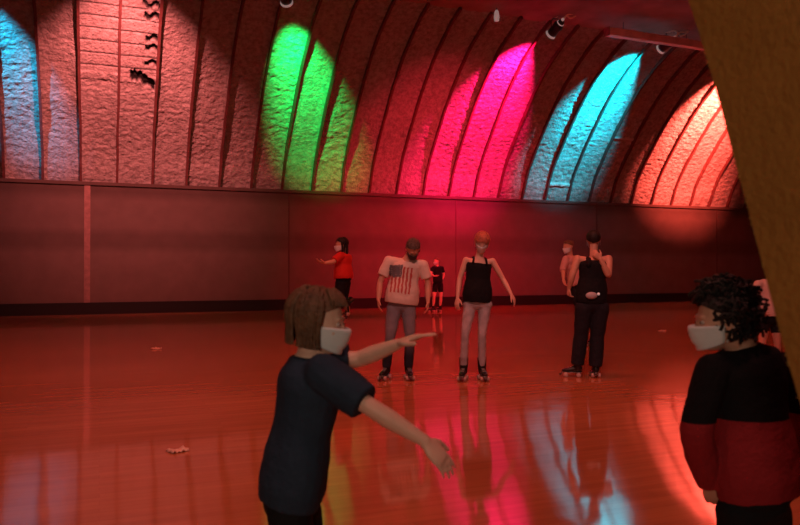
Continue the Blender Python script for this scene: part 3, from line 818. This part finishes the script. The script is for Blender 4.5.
# foreground child, left
person('child with brown bob and white mask in navy tee, both arms stretched forward', 300, 2.62, .76, dict(
    head=(320, 323, 0), neck=(311, 352, .0), chest=(309, 392, .0), pelvis=(289, 500, .0), R=(.35, -.94, 0),
    face=(.97, -.20, -.14), up=(.08, 0, 1),
    shR=(324, 373, -.13), elR=(369, 406, -.20), wrR=(425, 441, -.22), hdR=(454, 472, -.22),
    shL=(334, 362, .12), elL=(360, 359, .12), wrL=(398, 344, .04), hdL=(430, 332, .0), palmR=V((-.4, .6, -.5)), palmL=V((0, 0, -1)), thumbR=V((1, .5, 1)), thumbL=V((0, -1, .6)),
    hipL=(300, 512, .06), knL=(314, 590, .06), anL=(300, 640, .12), hipR=(290, 512, -.06), knR=(300, 590, -.08), anR=(274, 640, -.08),
    toeL=(1, .1, 0), toeR=(1, -.15, 0)),
    M['skin_pale'], M['navy'], M['blackcloth'], M['hair_brown'], 'bob', M['mask'], vox=.0055, kh=.96, sleeve=(.25, .46), tee_inf=.036, top_flare=.012, top_lo=.0,
    wk=1.0, dk=.98, curls=(.12, .2), pant_inf=.02, arm_k=1.12)
# foreground child, right
f, J, sh = person('curly-haired child in white mask and black and red sweater beside the slanting beam', 745, 2.85, .80, dict(
    head=(720, 322, 0), neck=(738, 344, .0), chest=(746, 376, .0), pelvis=(760, 500, .0), R=(-.93, -.30, 0),
    face=(-.98, .06, -.10), up=(-.08, 0, 1),
    shL=(712, 370, -.06), elL=(695, 432, -.10), wrL=(709, 484, .04), hdL=(715, 504, .08),
    shR=(788, 368, .08), elR=(806, 428, .10), wrR=(798, 478, .2), hdR=(790, 500, .22),
    hipL=(738, 512, .0), knL=(734, 580, .06), anL=(740, 620, .0), hipR=(768, 512, .04), knR=(772, 580, .1), anR=(776, 620, .04),
    toeL=(-.7, .7, 0), toeR=(-.3, 1, 0)),
    M['skin'], None, M['blackcloth'], M['hair_dark'], 'curly', M['mask'], vox=.0055, kh=.98, top_style='long', tee_inf=.034, top_flare=.02, top_lo=.03,
    wk=1.02, dk=1.02, pant_inf=.02)
def twotone():
    m = mat('black_over_red_knit', (.3, .02, .02), .9, .15, bump=.35, bscale=70)
    N = m.node_tree.nodes; L = m.node_tree.links
    tc = N.new('ShaderNodeTexCoord'); sp = N.new('ShaderNodeSeparateXYZ'); L.new(tc.outputs['Object'], sp.inputs[0])
    c = N.new('ShaderNodeMath'); c.operation = 'GREATER_THAN'; L.new(sp.outputs['Z'], c.inputs[0]); c.inputs[1].default_value = CH-(416-HY)/F*2.85
    q = N.new('ShaderNodeMix'); q.data_type = 'RGBA'; L.new(c.outputs[0], q.inputs[0]); q.inputs[6].default_value = (.30, .022, .030, 1); q.inputs[7].default_value = (.010, .008, .010, 1)
    L.new(q.outputs[2], N['Principled BSDF'].inputs['Base Color']); return m
sh.data.materials.clear(); sh.data.materials.append(twotone())

# ------------------------------------------------------------------ litter on the floor
def scrap(px, py, w, label):
    d = F*CH/(py-HY); p = W(px, py, d); bm = bmesh.new(); n_ = 9; G = []
    for j in range(n_):
        G.append([bm.verts.new(((i/(n_-1)-.5)*w*(1+.2*noise.noise(V((j, px, 0)))), (j/(n_-1)-.5)*w*.8, .004+.05*w/.15*abs(noise.noise(V((i*.5+px, j*.5, 2)))))) for i in range(n_)])
    for j in range(n_-1):
        for i in range(n_-1): bm.faces.new((G[j][i], G[j][i+1], G[j+1][i+1], G[j+1][i]))
    o = obj('paper_scrap', bm, M['paper'], None); o.location = (p.x, p.y, 0); o.rotation_euler = (0, 0, .4)
    m = o.modifiers.new('t', 'SOLIDIFY'); m.thickness = .002
    tag(o, label, 'paper')
scrap(156, 349, .16, 'crumpled pale scrap on the floor at left, farther from the camera')
scrap(178, 451, .14, 'crumpled pale orange sheet on the floor at left, nearer the camera')  # thin crumpled sheet at an orange spot on the floor
scrap(662, 331, .16, 'small pale scrap on the floor right of the man seen from behind')

# ------------------------------------------------------------------ hall lighting (added fills without fixtures, and the red wall lamp)
def area(name, loc, aim, size, col, power, spread=180):
    l = bpy.data.lights.new(name, 'AREA'); l.shape = 'DISK'; l.size = size; l.color = col; l.energy = power; l.spread = math.radians(spread)
    o = link(bpy.data.objects.new(name, l)); o.location = loc; o.rotation_euler = (V(aim)-V(loc)).to_track_quat('-Z', 'Y').to_euler()
area('hall_red_fill', (4, 8, 8.9), (5, 11, 0), 3.0, (1, .10, .04), 255, 145)  # added red ambient fills, no fixtures modelled
area('hall_red_fill', (16, 10, 8.9), (14, 13, 0), 3.0, (1, .10, .04), 285, 150)
area('hall_red_fill', (-4, 12, 8.9), (-2, 14, 0), 3.0, (1, .12, .06), 160, 145)
area('hall_front_fill', (1, 1.5, 8.6), (4, 9, 1), 1.5, (1, .34, .28), 190, 110)  # added fill that brightens the mid-distance skaters
area('wall_red_light', (9, 15, 8.9), (11.3, 24.2, 2.2), .8, (1, .02, .05), 420, 60)
area('near_warm_fill', (-1.3, -1.5, 2.0), (1.6, 2.4, 1.0), .6, (1, .72, .50), 38)  # added warm fill near the camera for the children and beam
w = bpy.data.worlds.new('w'); S.world = w; w.use_nodes = True
w.node_tree.nodes['Background'].inputs[0].default_value = (.02, .005, .005, 1)

cam = bpy.data.cameras.new('camera'); co = link(bpy.data.objects.new('camera', cam)); S.camera = co
cam.sensor_width = 36; cam.lens = 36*F/800; cam.clip_start = .05
co.location = (0, 0, CH); co.rotation_euler = (math.pi/2 + math.atan(5.5/F), 0, -TH)
cam.dof.use_dof = True; cam.dof.focus_distance = 11; cam.dof.aperture_fstop = (cam.lens/1000)/.010
S.view_settings.view_transform = 'Standard'; S.view_settings.look = 'None'; S.view_settings.exposure = 0
